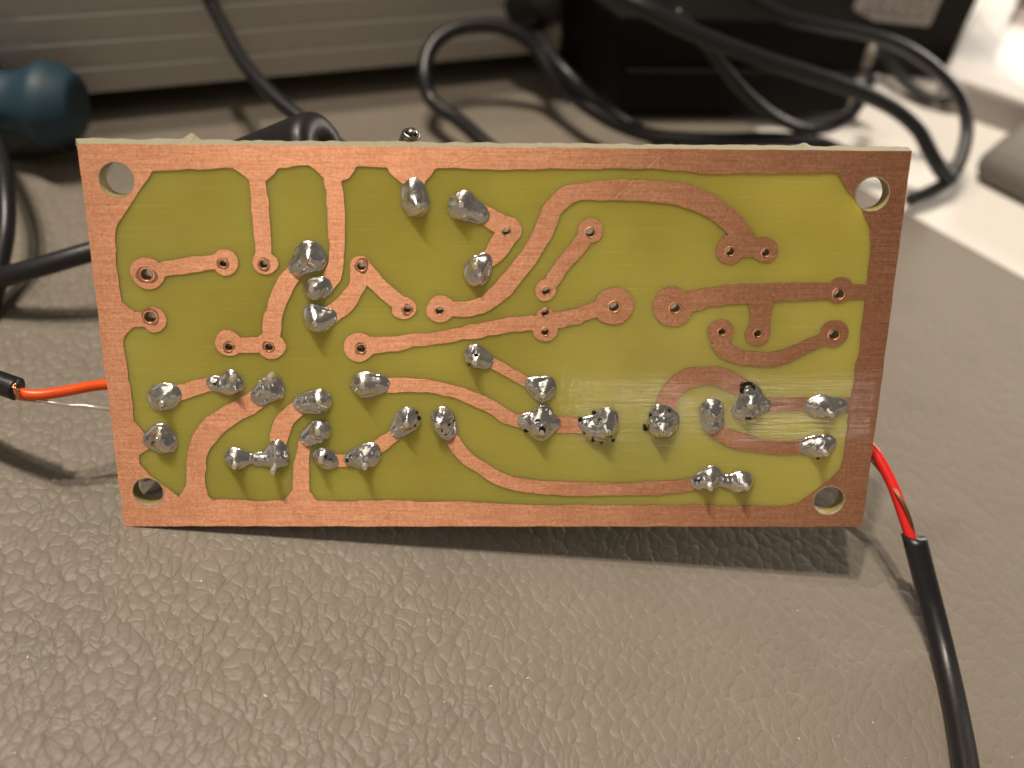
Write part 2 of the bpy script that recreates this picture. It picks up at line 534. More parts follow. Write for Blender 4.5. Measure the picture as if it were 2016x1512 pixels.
board.rotation_euler = Matrix((bx, by, bz)).transposed().to_euler()
board['local'] = True
tag(board, 'home etched circuit board with copper traces and solder joints, leaning upright on the leather mat', 'circuit board')

def B(px, py, w=0.0):                          # photo pixel -> board coordinates in the plane w above the face
    d = ray(px, py)
    o = ORG - B0 - bz*w
    t = -(o @ bz)/(d @ bz)
    q = o + d*t
    return np.array([q @ bx, q @ by])
def Bl(pts):
    return np.array([B(*p) for p in pts])
def b_scale(px, py):                           # cm per photo pixel on the board
    return np.linalg.norm(B(px+1, py) - B(px-1, py))/2
def resample(P, ds, closed=True):
    P = np.array(P, float)
    Q = np.vstack([P, P[:1]]) if closed else P
    L = np.concatenate([[0], np.cumsum(np.linalg.norm(np.diff(Q, axis=0), axis=1))])
    n = max(4, int(L[-1]/ds))
    s = np.linspace(0, L[-1], n, endpoint=not closed)
    return np.stack([np.interp(s, L, Q[:, 0]), np.interp(s, L, Q[:, 1])], 1)
def ragged(P, amp, closed=True, step=3):
    n = len(P)
    k = max(4, n//step)
    r1 = RNG.randn(k)
    x = np.linspace(0, k, n, endpoint=False)
    i = np.floor(x).astype(int); t = x-i; t = t*t*(3-2*t)
    nz = r1[i % k]*(1-t) + r1[(i+1) % k]*t
    T = np.roll(P, -1, 0) - np.roll(P, 1, 0)
    T /= (np.linalg.norm(T, axis=1)[:, None]+1e-9)
    return P + np.stack([-T[:, 1], T[:, 0]], 1)*(nz*amp)[:, None]
def pip(pts, poly):
    x, y = pts[:, 0], pts[:, 1]
    ins = np.zeros(len(pts), bool)
    x0, y0 = poly[:, 0], poly[:, 1]
    x1, y1 = np.roll(x0, -1), np.roll(y0, -1)
    for a, b, c, d in zip(x0, y0, x1, y1):
        if b == d:
            continue
        hit = ((b > y) != (d > y)) & (x < (c-a)*(y-b)/(d-b)+a)
        ins ^= hit
    return ins
def sheet(name, pos, neg, holes, w0, w1, mat, side_mat=None, back=None, parent=None, wall_mat=None):
    """union of pos polygons minus neg polygons, plus pos2 (third entry of pos), minus holes; a slab from w0 to w1"""
    pos1, pos2 = pos
    loops = list(pos1) + list(neg) + list(pos2) + list(holes)
    pts, edges = [], []
    for lp in loops:
        b0 = len(pts)
        pts += [Vector((float(x), float(y))) for x, y in lp]
        edges += [(b0+i, b0+(i+1) % len(lp)) for i in range(len(lp))]
    vc, _, fc, *_r = delaunay_2d_cdt(pts, edges, [], 0, 1e-5)
    P = np.array([(v[0], v[1]) for v in vc])
    T = np.array([list(f_) for f_ in fc])
    cen = P[T].mean(1)
    keep = np.zeros(len(T), bool)
    for q in pos1: keep |= pip(cen, np.array(q))
    for q in neg: keep &= ~pip(cen, np.array(q))
    for q in pos2: keep |= pip(cen, np.array(q))
    for q in holes: keep &= ~pip(cen, np.array(q))
    T = T[keep]
    a, b, c = P[T[:, 0]], P[T[:, 1]], P[T[:, 2]]
    ar = (b[:, 0]-a[:, 0])*(c[:, 1]-a[:, 1]) - (b[:, 1]-a[:, 1])*(c[:, 0]-a[:, 0])
    T = T[abs(ar) > 1e-9]; ar = ar[abs(ar) > 1e-9]
    T[ar < 0] = T[ar < 0][:, ::-1]
    used = np.unique(T)
    mp = -np.ones(len(P), int); mp[used] = np.arange(len(used))
    T = mp[T]; P = P[used]
    n = len(P)
    Pb = P.copy() if back is None else back(P)
    V = [(x, y, w1) for x, y in P] + [(x, y, w0) for x, y in Pb]
    F = [tuple(t) for t in T] + [tuple(t[::-1]+n) for t in T]
    E = {}
    for t in T:
        for i in range(3):
            e = (t[i], t[(i+1) % 3])
            if (e[1], e[0]) in E: del E[(e[1], e[0])]
            else: E[e] = 1
    nt_ = len(F)
    F += [(j, i, i+n, j+n) for (i, j) in E]
    rim = lambda p: p[0] < .03 or p[0] > BW-.03 or p[1] < .03 or p[1] > BH-.03
    fm = [0]*nt_ + [1 if rim(P[i]) else (2 if wall_mat else 0) for (i, j) in E]
    return mesh_obj(name, V, F, None, parent or board, mats=[mat, side_mat or mat] + ([wall_mat] if wall_mat else []), fmat=fm)
def stroke(pts, amp=.0045, n=7):
    P = np.array([[*B(x, y), w*b_scale(x, y)/2] for x, y, w in pts])
    S = catmull(P, n)
    T = np.gradient(S[:, :2], axis=0)
    T /= np.linalg.norm(T, axis=1)[:, None]+1e-9
    N = np.stack([-T[:, 1], T[:, 0]], 1)
    Lf, Rt = S[:, :2] + N*S[:, 2:], S[:, :2] - N*S[:, 2:]
    poly = resample(np.vstack([Lf, Rt[::-1]]), .028)
    return ragged(poly, amp)
def disc(x, y, r, amp=.006, n=30):
    c = B(x, y); r = r*b_scale(x, y)
    a = np.linspace(0, 2*math.pi, n, endpoint=False)
    P = c + r*np.stack([np.cos(a), np.sin(a)], 1)
    return ragged(P, amp, step=4)
HOLES = []
def hole(x, y, r, n=18, amp=.002):
    c = B(x, y); r = r*b_scale(x, y)
    HOLES.append((c, r))
    a = np.linspace(0, 2*math.pi, n, endpoint=False)
    return ragged(c + r*np.stack([np.cos(a), np.sin(a)], 1), amp, step=2)

MOUNT = [(230, 353.5, 33.5), (1717, 382, 32.5), (292, 968, 29.5), (1631.5, 985, 29.5)]
mount_polys = [hole(x, y, r, 44, .0015) for x, y, r in MOUNT]

VOID = [(300,336),(327.5,335),(371,333),(411,333),(444,330),(463,331),(492,357),(524,357),(537,344),(546,330),(567,330),(590,325),
 (609,325),(625.5,340),(639,356),(673,358),(686,349),(696,335),(700,327),(727.5,327.5),(754.6,330),(762,329),(767,340),(792,362),
 (815,372),(836,358),(848,346),(857,333),(884,329),(925,332),(957,334),(989,334),(1027,333),(1131,332),(1277,331),(1338,336),
 (1390,341.5),(1499,341.5),(1646,341.5),(1663,368),(1689,405),(1703,428),(1713,448.5),(1713,494.5),(1707.5,555),(1703,590),
 (1697,638),(1693,685),(1684.5,718.6),(1681.6,759),(1676,783),(1671,813.6),(1666,859.6),(1658.6,902.8),(1655,924),(1621,954),
 (1573,990.7),(1547,995.5),(1454,995.5),(1364,994),(1240,994),(1098,994),(999,992),(911,987),(863,987.5),(748,984),(706.7,983.8),
 (673,987),(623,984),(609,964.6),(576.5,962.5),(559,985),(523,986),(450,983),(419,984),(409,975),(404,950),(370,948),(358,969),
 (353,977),(325,956),(300,937.5),(276,914.6),(274.6,895),(290.6,884),(306,874),(300,862),(285,854),(277,844),(263.5,828),(262,794),
 (258,773),(252.5,740),(249,709),(244,678),(244,665),(250,655),(263,643.5),(264,613),(240,594.6),(238,588),(231.7,532),(227,480),
 (227,452),(233,439.6),(254.6,408),(275,375),(290,350)]
void_poly = ragged(resample(Bl(VOID), .03), .0045)
cu_rect = np.array([(0, 0), (BW, 0), (BW, BH), (0, BH)])
cu_rect = ragged(resample(cu_rect, .06), .0022)

# copper traces: strokes (x, y, width), pads (x, y, r), drilled holes (x, y, r), all in photo pixels on the copper face
BORDER = dict(s=[[(508,345,34),(508,357,32),(513,417,33.5),(519,490,32.5),(521,515,30)],
                 [(656,345,36),(656,360,34),(659,383,34),(662,433,34),(663,475,31),(663,510,29),(656,540,33),(641,565,30)],
                 [(232,628,30),(262,628,30),(300,629,29)],
                 [(386,960,36),(386,919,37),(390,890,38),(402,862,44),(422,838,44),(455,816,40),(490,797,40),(508,784,38),(525,770,26)],
                 [(593,970,34),(592.5,955,32.5),(594,919,29),(596,893,26),(603,868,26),(615,852,22)],
                 [(1335,600,40),(1370,590,40),(1430,581,38),(1522,576,36),(1600,573,33),(1672,574,30),(1722,575,30)],
                 [(1498,582,49),(1497,630,40),(1493,650,36)],
                 [(1490,796,28),(1590,796,28),(1690,798.5,29)],
                 [(815,350,48),(815,380,30)]],
              p=[(522,517,24),(303,628,25),(1325,603,40),(1653,572,26),(1491.7,655,24)],
              h=[(519.6,520,8),(296,624,11),(1328.6,606.5,9.5),(1651,579,10),(1491,656,7)])
TRACES = [
 dict(s=[[(300,535,30),(318,530,30),(380,521,31),(432,514,30)]], p=[(290,538,33),(444,515,26)], h=[(289.6,540.6,11.5),(440,518.5,7)]),
 dict(s=[[(451,680,29),(490,679,30),(533,680,30)],[(533,672,36),(537,630,35),(546,597,36),(556,572,36),(570,548,36),(585,530,30),(600,515,24)]],
      p=[(451,675,26.5),(533,680,28)], h=[(451,683,7.5),(530,683,7.5)]),
 dict(s=[[(712,527,40),(745,560,34),(783,594,33),(797,606,32)],[(708,533,36),(706,555,33),(693,580,34),(676,601,36),(654,618,36),(640,623,30)]],
      p=[(710,522,21),(796,606,23)], h=[(712,523.5,8.5),(802,609,7)]),
 dict(s=[[(715,680,32),(780,676,30),(811,670,27),(845,667,25),(880,661,25),(934,652,28),(986,642,29),(1035,636,30),(1085,632,32),(1130,623,32),(1170,610,32),(1200,605,38)]],
      p=[(708,683,30),(1207.5,602.5,38),(1073,622,17),(1072,649,24)], h=[(711,686,8),(1209,604,9.5),(1073,615,7),(1073,653,7)]),
 dict(s=[[(870,608,30),(895,608,30),(927,607,31),(955,597,32),(982,577,36),(1003,554,36),(1025,525,36),(1048,494,35),(1068,461,37),(1076,440,38),(1089,412,38),(1112,388,37),(1142,378,34),(1190,375,38),(1240,374,41),(1300,377,42),(1352,386,44),(1395,404,42),(1432,430,42),(1458,458,40),(1475,480,34)],
         [(1436,490,34),(1470,487,38),(1506,490,34)]],
      p=[(867,608,27),(1436,492,27),(1506,491,25)], h=[(865,611,7.5),(1437,495,8),(1507.5,497,7.5)]),
 dict(s=[[(1155,463,34),(1137,487,33),(1119,507,30),(1087,550,30),(1077,566,30)]], p=[(1163,453,24.5),(1074,570,22.5)], h=[(1161.6,458,8.5),(1075,572.5,7.5)]),
 dict(s=[[(995,447,38),(969.5,432,37),(952,421,34),(930,410,26)],[(998,460,44),(986,480,42),(973,499,38),(955,517,28)]], p=[(1000,453,26)], h=[(996.5,455,7.5)]),
 dict(s=[[(1414,668,36),(1424,685,33),(1443,696,31),(1466,703,29),(1503,707.5,29),(1537,704,28),(1578,687,25),(1618,668,26),(1640,657,30)]],
      p=[(1419,654,25),(1643,655,27)], h=[(1421,653,7),(1642,659,9.5)]),
 dict(s=[[(1300,828,28),(1308,808,38),(1316,785,40),(1330,762,39),(1352,746,40),(1385,739,37),(1415,742,38),(1440,752,38),(1462,766,34)]], p=[], h=[]),
 dict(s=[[(1402,826,24),(1411,846,33),(1430,860,32),(1458,869,34),(1496,877,30),(1536,880,28),(1600,880,30)]], p=[], h=[]),
 dict(s=[[(880,850,28),(892,866,27),(904,886,28),(922,904,27),(948,920,27),(980,940,28),(1010,950,28),(1055,958,28),(1110,961,28),(1175,963,27),(1240,962,27),(1300,960,29),(1358,954,27),(1388,948,24)]], p=[], h=[]),
 dict(s=[[(740,758,30),(800,757,29),(845,760,25),(894,771,26),(940,787,28),(972,803,27),(995,819,28),(1020,828,28),(1060,833,30),(1110,836,33),(1175,837,32)]], p=[], h=[]),
 dict(s=[[(948,705,24),(967,713.5,22),(1030,748,20.5),(1050,758,22)]], p=[], h=[]),
 dict(s=[[(606,795,28),(596,799,32),(583,806,33),(566,822,34),(554,842,36),(549,862,35),(547,884,30)]], p=[], h=[]),
 dict(s=[[(733,888,25),(760,868,27),(788,843,26)]], p=[], h=[]),
 dict(s=[[(645,906,24),(670,906,27),(698,906,26)]], p=[], h=[]),
 dict(s=[[(325,779,28),(360,770,32),(385,763,30),(420,755,29)]], p=[], h=[]),
]
CW0, CW1 = 0.0015, .010
hole_polys_all = []
def build_trace(name, d, pos1=(), neg=(), extra_holes=()):
    st = [stroke(s) for s in d['s']] + [disc(*p) for p in d['p']]
    hs = [hole(*h) for h in d['h']]
    hole_polys_all.extend(hs)
    o = sheet(name, (list(pos1) if pos1 else st, st if pos1 else []), neg, hs + list(extra_holes), CW0, CW1, COPPER)
    return o
build_trace('copper_border', BORDER, [cu_rect], [void_poly], mount_polys)
for d in TRACES:
    build_trace('copper_trace', d)

# raised bright burrs round the drilled holes
for (c, r) in HOLES:
    big = r > .1
    V, F = [], []
    seg = 22
    prof = [(1.0, -.02), (1.0, .012 if not big else .0105), (1.16 if not big else 1.03, .0135 if not big else .012), (1.34 if not big else 1.07, .0095)]
    ph = random.random()*6
    for k in range(seg):
        a = 2*math.pi*k/seg
        j = 1 + .35*math.sin(2*a+ph) if not big else 1
        for i, (rr, w) in enumerate(prof):
            rr = 1 + (rr-1)*(.6+.5*j)
            V.append((c[0]+r*rr*math.cos(a), c[1]+r*rr*math.sin(a), w if i in (0, 3) else w+.004*(j-1)))
    m_ = len(prof)
    for k in range(seg):
        for i in range(m_-1):
            k2 = (k+1) % seg
            F.append((k*m_+i, k2*m_+i, k2*m_+i+1, k*m_+i+1))
    mesh_obj('hole_burr', V, F, CUT if big else COPPER, board, smooth=True)
    if c[0] < 3.3 and not big:                  # dark scuffed ring left by the drill
        ns = 26
        V = []
        for k in range(ns):
            a = 2*math.pi*k/ns
            for rr in (1.25, 1.65 + .6*noise.noise(Vector((c[0]*9+math.cos(a), c[1]*9+math.sin(a), 0)))):
                V.append((c[0]+r*rr*math.cos(a), c[1]+r*rr*math.sin(a), .0114 if rr == 1.25 else .0106))
        F = [(2*k, 2*k+1, (2*k+3) % (2*ns), (2*k+2) % (2*ns)) for k in range(ns)]
        mesh_obj('drill_scuff', V, F, SMUDGED, board, smooth=True)

# fibreglass body, its back edge standing a little proud of the copper at the top
sub = ragged(resample(np.array([(0, 0), (BW, 0), (BW, BH), (0, BH)]), .035), .001)
rn = RNG.randn(600)
def back_edge(P):
    Q = P.copy()
    for i, (x, y) in enumerate(P):
        if y > BH-.02:
            k = x/.07; j = int(k); t = k-j
            nz = rn[j % 600]*(1-t) + rn[(j+1) % 600]*t
            Q[i, 1] = y + .034 - .012*x/BW + .005*nz + .055*math.exp(-((x-1.04)/.06)**2) + .03*math.exp(-((x-7.0)/.05)**2)
        if x < .02 and y > BH-.5:
            Q[i, 0] = x - .09*max(0, (y-(BH-.5))/.5)
        if x > BW-.02 and y > BH-.3:
            Q[i, 0] = x + .03
    return Q
all_holes = mount_polys + hole_polys_all
sheet('substrate', ([sub], []), [], all_holes, -THK, 0.0, FR4, CUT, back=back_edge, wall_mat=DRILLED)

# ------------------------------------------------------------------ solder joints
# lobes (x, y, r) in photo pixels; tips (x, y) where the cut component lead sticks out; burnt flag
JOINTS = [
 ([(819,402,26),(816,383,21),(814,369,18)], [(821,405)], 0),
 ([(908,408,26),(914,394,17),(931,411,17),(948,423,16)], [(907,403)], 0),
 ([(938,541,23),(941,528,21),(954,513,14)], [(935,525)], 0),
 ([(610,500,26),(622,511,21),(597,516,20),(584,527,15)], [(607,510)], 0),
 ([(620,571,23),(636,558,12),(645,571,8)], [(612,570)], 0),
 ([(626,631,26),(650,621,13),(616,612,14)], [(618,638)], 0),
 ([(323,775,18),(339,775,19),(309,778,15),(312,792,17),(330,787,17)], [(317,796)], 0),
 ([(459,757,21),(418,752,12),(433,759,13),(455,739,11)], [(455,747)], 0),
 ([(534,750,18),(541,771,18),(509,779,14),(517,787,9),(523,768,17)], [(530,746)], 0),
 ([(629,789,25),(602,794,17),(592,795,13)], [(626,794)], 0),
 ([(631,847,22),(605,864,14),(616,854,15)], [(624,853)], 0),
 ([(318,862,24),(325,871,23),(297,866,15),(316,848,13)], [(311,861)], 0),
 ([(462,902,22),(480,903,13),(504,903,12),(527,903,13),(549,902,21),(547,879,15),(541,890,12)], [(460,920),(536,930)], 0),
 ([(636,900,20),(652,908,14)], [(630,908)], 0),
 ([(717,901,23),(734,884,14),(687,905,10),(701,901,13),(734,901,13)], [(717,921)], 1),
 ([(804,825,25),(785,844,14),(780,851,9)], [(799,836)], 1),
 ([(871,823,25),(884,852,14),(878,843,15)], [(861,838)], 1),
 ([(715,757,25),(733,758,19),(747,756,15),(753,756,12)], [(712,760)], 0),
 ([(934,699,22),(958,712,12),(949,706,14)], [(934,715)], 1),
 ([(1074,765,19),(1067,776,14),(1046,755,12),(1056,761,13),(1079,751,9)], [(1068,780)], 0),
 ([(1062,835,26),(1034,829,15),(1089,833,15),(1066,815,14),(1066,855,12),(1079,806,6)], [(1066,852)], 1),
 ([(1189,841,28),(1197,818,18),(1153,833,13),(1165,845,18)], [(1197,851)], 1),
 ([(1304,836,30),(1297,810,16),(1318,823,17)], [(1305,851)], 1),
 ([(1402,806,23),(1402,830,19),(1414,837,8),(1398,842,9)], [], 0),
 ([(1475,803,25),(1473,766,14),(1483,777,16),(1508,797,11),(1455,809,13)], [(1477,800)], 1),
 ([(1618,801,24),(1596,797,12),(1654,799,14),(1640,806,13)], [(1637,817)], 0),
 ([(1616,881,23),(1584,878,12),(1598,875,15),(1632,871,14)], [(1626,894)], 0),
 ([(1397,944,22),(1370,949,12),(1402,930,13),(1426,947,10),(1461,949,23),(1443,948,11)], [(1398,962),(1470,961)], 1),
]
CRUMBS = [(820,812,5,3),(824,822,4,6),(817,835,3,2),(884,833,7,4),(893,829,3,2),(880,853,6,2),(872,848,3,2),
 (684,906,5,6),(690,898,3,3),(937,697,3,5),(925,716,4,2),(1057,826,7,4),(1036,848,6,4),(1066,840,6,8),
 (1170,813,5,6),(1182,823,5,3),(1142,828,5,7),(1150,852,4,3),(1167,868,4,3),(1186,872,5,2),(1208,869,4,4),(1271,843,5,8),(1283,817,7,4),
 (1318,809,5,4),(1296,832,4,2),(1470,758,13,8),(1463,768,8,7),(1481,764,6,8),(1474,821,8,4),(1611,903,4,2),
 (640,897,8,4),(650,903,5,3),(306,866,6,3),(1370,946,4,3),(1376,946,5,4),(424,754,4,3),(1030,819,4,2)]
def solder_mesh(lobes, tips, burnt):
    L = np.array([[*B(x, y), r*b_scale(x, y), r] for x, y, r in lobes])
    mids = []                                   # solder flows between neighbouring lobes
    for i in range(1, len(L)):
        j = min(range(len(L)), key=lambda q: 9 if q == i or L[q, 2] < L[i, 2] else math.hypot(*(L[q, :2]-L[i, :2])))
        if j != i and math.hypot(*(L[j, :2]-L[i, :2])) < L[i, 2]+L[j, 2]:
            mids.append((L[i]*.5+L[j]*.5)*np.array([1, 1, .97, 1]))
    if mids:
        L = np.vstack([L, mids])
    st = .0075
    x0, x1 = (L[:, 0]-L[:, 2]).min()-.05, (L[:, 0]+L[:, 2]).max()+.05
    y0, y1 = (L[:, 1]-L[:, 2]).min()-.05, (L[:, 1]+L[:, 2]).max()+.05
    X, Y = np.meshgrid(np.arange(x0, x1, st), np.arange(y0, y1, st), indexing='ij')
    ph = random.random()*60
    nz = np.array([[noise.noise((x*11+ph, y*11, ph)) for y in Y[0]] for x in X[:, 0]])
    n2 = np.array([[noise.noise((x*24-ph, y*24, ph)) for y in Y[0]] for x in X[:, 0]])
    n3 = np.array([[noise.noise((x*7+ph, y*7, -ph)) for y in Y[0]] for x in X[:, 0]])
    D = [np.hypot(X-c[0], Y-c[1]) - c[2] for c in L]
    k = .022
    d = -k*np.log(sum(np.exp(-np.clip(q/k, -40, 40)) for q in D))
    d = d + .009*nz + .005*n2
    Z = np.zeros_like(X)
    for c, q in zip(L, D):
        hc = c[2]*(.56 if c[3] > 17 else .46)
        Rs = (c[2]**2 + hc**2)/(2*hc)
        rr = q + c[2]
        z = np.sqrt(np.maximum(Rs**2 - rr**2, 0)) - (Rs-hc)
        Z += np.maximum(z, 0)**3.6
    Z = Z**(1/3.6)
    for (x, y) in tips:
        c = B(x, y, .11)
        rt = L[0, 2]*.75
        t = np.clip(1 - np.hypot(X-c[0], Y-c[1])/rt, 0, 1)
        Z += .055*t**1.7
    ridge = 1-np.abs(n3)*2.2
    Z += .012*nz + .002*n2 + .010*np.maximum(ridge, 0)**3*(1 if burnt else .6)
    if burnt:
        Z -= .022*np.maximum(n2-.25, 0)
    e = np.clip(-d/.045, 0, 1)
    Z = np.maximum(Z, .012)*np.sqrt(e*(2-e)) + .010
    ins = d < 0
    # keep cells with an inside corner and pull their outer corners back onto the outline
    gx, gy = np.gradient(d, st)
    g2 = gx**2+gy**2+1e-6
    lim = np.clip(d, 0, st*1.5)
    Xs = np.where(ins, X, X - lim*gx/g2); Ys = np.where(ins, Y, Y - lim*gy/g2)
    Z = np.where(ins, Z, .004)
    nx, ny = X.shape
    idx = np.arange(nx*ny).reshape(nx, ny)
    cell = ins[:-1, :-1] | ins[1:, :-1] | ins[:-1, 1:] | ins[1:, 1:]
    q = np.stack([idx[:-1, :-1][cell], idx[1:, :-1][cell], idx[1:, 1:][cell], idx[:-1, 1:][cell]], 1)
    used = np.unique(q); mp = -np.ones(nx*ny, int); mp[used] = np.arange(len(used))
    V = np.stack([Xs.ravel(), Ys.ravel(), Z.ravel()], 1)[used]
    return V, mp[q]
for lobes, tips, burnt in JOINTS:
    V, F = solder_mesh(lobes, tips, burnt)
    co = V
    o = mesh_obj('solder_joint', V, F, SOLDER_BURNT if burnt else SOLDER, board, smooth=True)
    for (x, y) in tips:
        h_ = .155 if y > 880 else .135
        c = B(x, y, h_)
        V, F = tube_geo([(c[0], c[1], 0), (c[0]+.002, c[1], h_*.7), (c[0]+.004, c[1]-.003, h_)], [.033, .030, .026], seg=10, n=3)
        for i in range(len(V)-10, len(V)):     # slanted cut
            V[i] = V[i] + np.array([0, 0, .35*(V[i][0]-c[0])])
        mesh_obj('lead_tip', V, F, TINNED, o, smooth=False)
    jc = np.array(lobes[0][:2], float)
    for (x, y, rx, ry) in CRUMBS:               # burnt flux stuck to this joint
        if min(math.hypot(x-l[0], y-l[1])-l[2] for l in lobes) > 7:
            continue
        c = B(x, y, .03); k = b_scale(x, y)
        near_ = np.argmin((co[:, 0]-c[0])**2 + (co[:, 1]-c[1])**2)
        bm = bmesh.new()
        bmesh.ops.create_icosphere(bm, subdivisions=2, radius=1, matrix=Matrix.Translation((c[0], c[1], max(.012, co[near_][2]))) @ Matrix.Rotation(random.random(), 4, 'Z') @ Matrix.Diagonal((rx*k*.95, ry*k*.95, .008, 1)))
        for vv in bm.verts:
            vv.co += Vector(noise.noise_vector(vv.co*38))*.016
        bm_obj('flux_crumb', bm, FLUX, o, smooth=True)

# ------------------------------------------------------------------ parts on the back of the board
def back_can(px, py, r, length, mat, name='capacitor'):
    c = B(px, py)
    prof = [(.001, 0), (r, 0), (r, length-.06), (r-.03, length-.015), (r-.06, length), (.001, length)]
    V, F = lathe_geo(prof, 36)
    V = [(c[0]+v[0], c[1]+v[1], -THK-v[2]-.002) for v in V]
    return mesh_obj(name, V, F, mat, board, smooth=False)
back_can(560, 880, .32, 1.15, BLACK_RUBBER)
back_can(1290, 880, .36, 1.55, BLACK_RUBBER)
# black round bodied part looking over the top edge, held by a post from the board
p0, p1 = dp(470, 352, 11.95), dp(640, 287, 11.25)
Lb = float(np.linalg.norm(p1-p0))
V, F = lathe_geo([(.001, -.4), (.36, -.4), (.42, -.3), (.42, Lb-.16), (.40, Lb-.06), (.33, Lb), (.12, Lb+.01), (.10, Lb-.05), (.001, Lb-.05)], 44)
V = xform(V, axis_matrix(p0, p1))
Bm = board.matrix_basis if False else Matrix.LocRotScale(board.location, board.rotation_euler, (1, 1, 1))
V = [Bm.inverted() @ v for v in V]
mesh_obj('black_component', V, F, BLACK_RUBBER, board, smooth=True)
q = Bm.inverted() @ Vector((p0+p1)/2)
V, F = tube_geo([(q[0], q[1]-.25, -THK), (q[0], q[1]-.2, (q[2]-THK)/2), (q[0], q[1], q[2]+.1)], .12, seg=12, n=4)
mesh_obj('component_post', V, F, BLACK_RUBBER, board, smooth=True)
# little threaded stud standing behind the top edge
t0, t1 = dp(792, 310, 10.7), dp(812, 258, 10.45)
Ls = float(np.linalg.norm(t1-t0))
STEEL = simple('dull_steel_wire', (.42, .40, .37), .28, 1, noise_amt=.2, nscale=40)
hp = []
for i in range(150):
    a = i*2*math.pi/14
    zz = Ls*i/149
    rr = .078 if i < 136 else .078*(150-i)/14
    hp.append((rr*math.cos(a), rr*math.sin(a), zz))
V, F = tube_geo(hp, .021, seg=8, smoothpath=False)
sh = axis_matrix(t0, t1)
V = [Bm.inverted() @ (sh @ Vector(v)) for v in V]
mesh_obj('wire_coil', V, F, STEEL, board, smooth=True)

# ------------------------------------------------------------------ the two coax leads soldered behind the board
coax = empty('coax_lead', tuple(dp(35, 765, 10.5)))
tag(coax, 'black coax lead stripped to an orange wire, entering behind the left edge of the board', 'cable', 'coax leads soldered to the board')
tube('sheath', [at(-420, 612, .35), at(-280, 655, .85), at(-150, 700, 1.15), at(-60, 733, 1.24), at(0, 754, 1.25), at(34, 766, 1.25)], .122, BLACK_PVC, coax, seg=20)
tube('inner_wire', [dp(18, 768, 10.55), dp(45, 775, 10.48), dp(80, 777, 10.5), dp(130, 770, 10.6), dp(190, 759, 10.75), dp(270, 752, 10.95)], .058, ORANGE, coax, seg=14)
for k, (o1, o2) in enumerate([(0, 0), (4, -3), (-3, 4), (2, 5)]):
    tube('shield_strand', [dp(16+o1, 770+o2, 10.45), dp(26+o1, 758+o2, 10.36), dp(31+o2, 772, 10.37), dp(36+o1, 783+o2*.5, 10.42), dp(50, 786+o1*.5, 10.47), dp(80, 790+o2*.4, 10.52)], .011, BARE_CU, coax, seg=8)
tube('shield_wire', [dp(70, 788, 10.5), dp(110, 794, 10.55), dp(135, 798, 10.6), dp(165, 799, 10.65), dp(200, 804, 10.7), dp(260, 812, 10.9)], [.016, .02, .017, .024, .022, .026], TINNED, coax, seg=10)
coax2 = empty('coax_lead', tuple(dp(1800, 1062, 11.1)))
tag(coax2, 'black coax lead stripped to a red wire, running off the lower right of the mat', 'cable', 'coax leads soldered to the board')
tube('sheath', [dp(1801, 1062, 11.1), dp(1818, 1130, 11.12), dp(1836, 1200, 11.1), dp(1858, 1290, 10.92), dp(1880, 1390, 10.55), dp(1899, 1490, 10.1), dp(1914, 1600, 9.62), dp(1925, 1720, 9.15)], .127, BLACK_PVC, coax2, seg=22)
sh2 = [o for o in coax2.children][0]
for i_ in range(22):                            # cut on a slant with a lip on one side
    vtx = sh2.data.vertices[i_]
    w_ = sh2.matrix_parent_inverse.inverted() if False else None
    vtx.co += Vector(dp(1797, 1046, 11.1) - dp(1801, 1062, 11.1))*(1.1*max(0, math.sin(2*math.pi*i_/22+1.0))**2)
tube('inner_wire', [dp(1670, 850, 11.35), dp(1716, 884, 11.28), dp(1738, 917, 11.22), dp(1760, 962, 11.16), dp(1777, 1010, 11.12), dp(1790, 1050, 11.1), dp(1800, 1090, 11.1)], .062, RED, coax2, seg=14)
for off in (-1.6, 1.8):
    tube('shield_strand', [dp(1670, 865+off, 11.3), dp(1718+off, 907-off, 11.28), dp(1745+off, 941-off, 11.2), dp(1770+off, 977, 11.06), dp(1787+off, 1010, 11.03), dp(1797+off, 1045, 11.06), dp(1802, 1080, 11.1)], .012, TARNISHED, coax2, seg=8)

# ------------------------------------------------------------------ black cables behind
def cable(label, pts, r, mat=BLACK_PVC):
    o = tube('black_cable', [dp(*p) for p in pts], r, mat, None, seg=18, n=10)
    return tag(o, label, 'cable', 'black cables behind the board')
cable('thick black cable crossing the left edge and going behind the board', [(-260, 640, 12.9), (-110, 590, 12.8), (0, 548, 12.6), (90, 522, 12.55), (172, 498, 12.6), (300, 465, 12.8), (420, 470, 13.3)], .128)
cable('thin glossy black cable curving along the left edge of the photo', [(-60, 200, 15), (-22, 250, 14.2), (2, 310, 13.6), (12, 380, 13.2), (12, 450, 13.0), (0, 520, 12.9), (-14, 590, 12.8), (-60, 660, 12.6)], .115)
cable('black cable hanging in front of the ribbed panel down to the board', [(360, -130, 16.2), (398, -40, 15.8), (418, 10, 15.5), (440, 52, 15.2), (468, 105, 14.8), (506, 156, 14.4), (556, 205, 14.1), (606, 243, 13.9), (670, 290, 13.7)], .105)
cable('black cable arching in a loop on the mat, left of the black box',
      [(1010, 330, 15.6), (950, 278, 16.0), (905, 238, 16.4), (866, 212, 16.6), (846, 190, 16.7), (836, 150, 16.7), (842, 108, 16.8), (866, 74, 16.9), (910, 53, 17.0), (965, 50, 17.1), (1018, 66, 17.2), (1056, 96, 17.3), (1086, 140, 17.3), (1120, 180, 17.2), (1160, 212, 17.0), (1215, 244, 16.8), (1290, 268, 16.6), (1400, 276, 16.6), (1500, 274, 16.9), (1570, 276, 17.3), (1620, 284, 17.6), (1680, 310, 17.8)], .125)
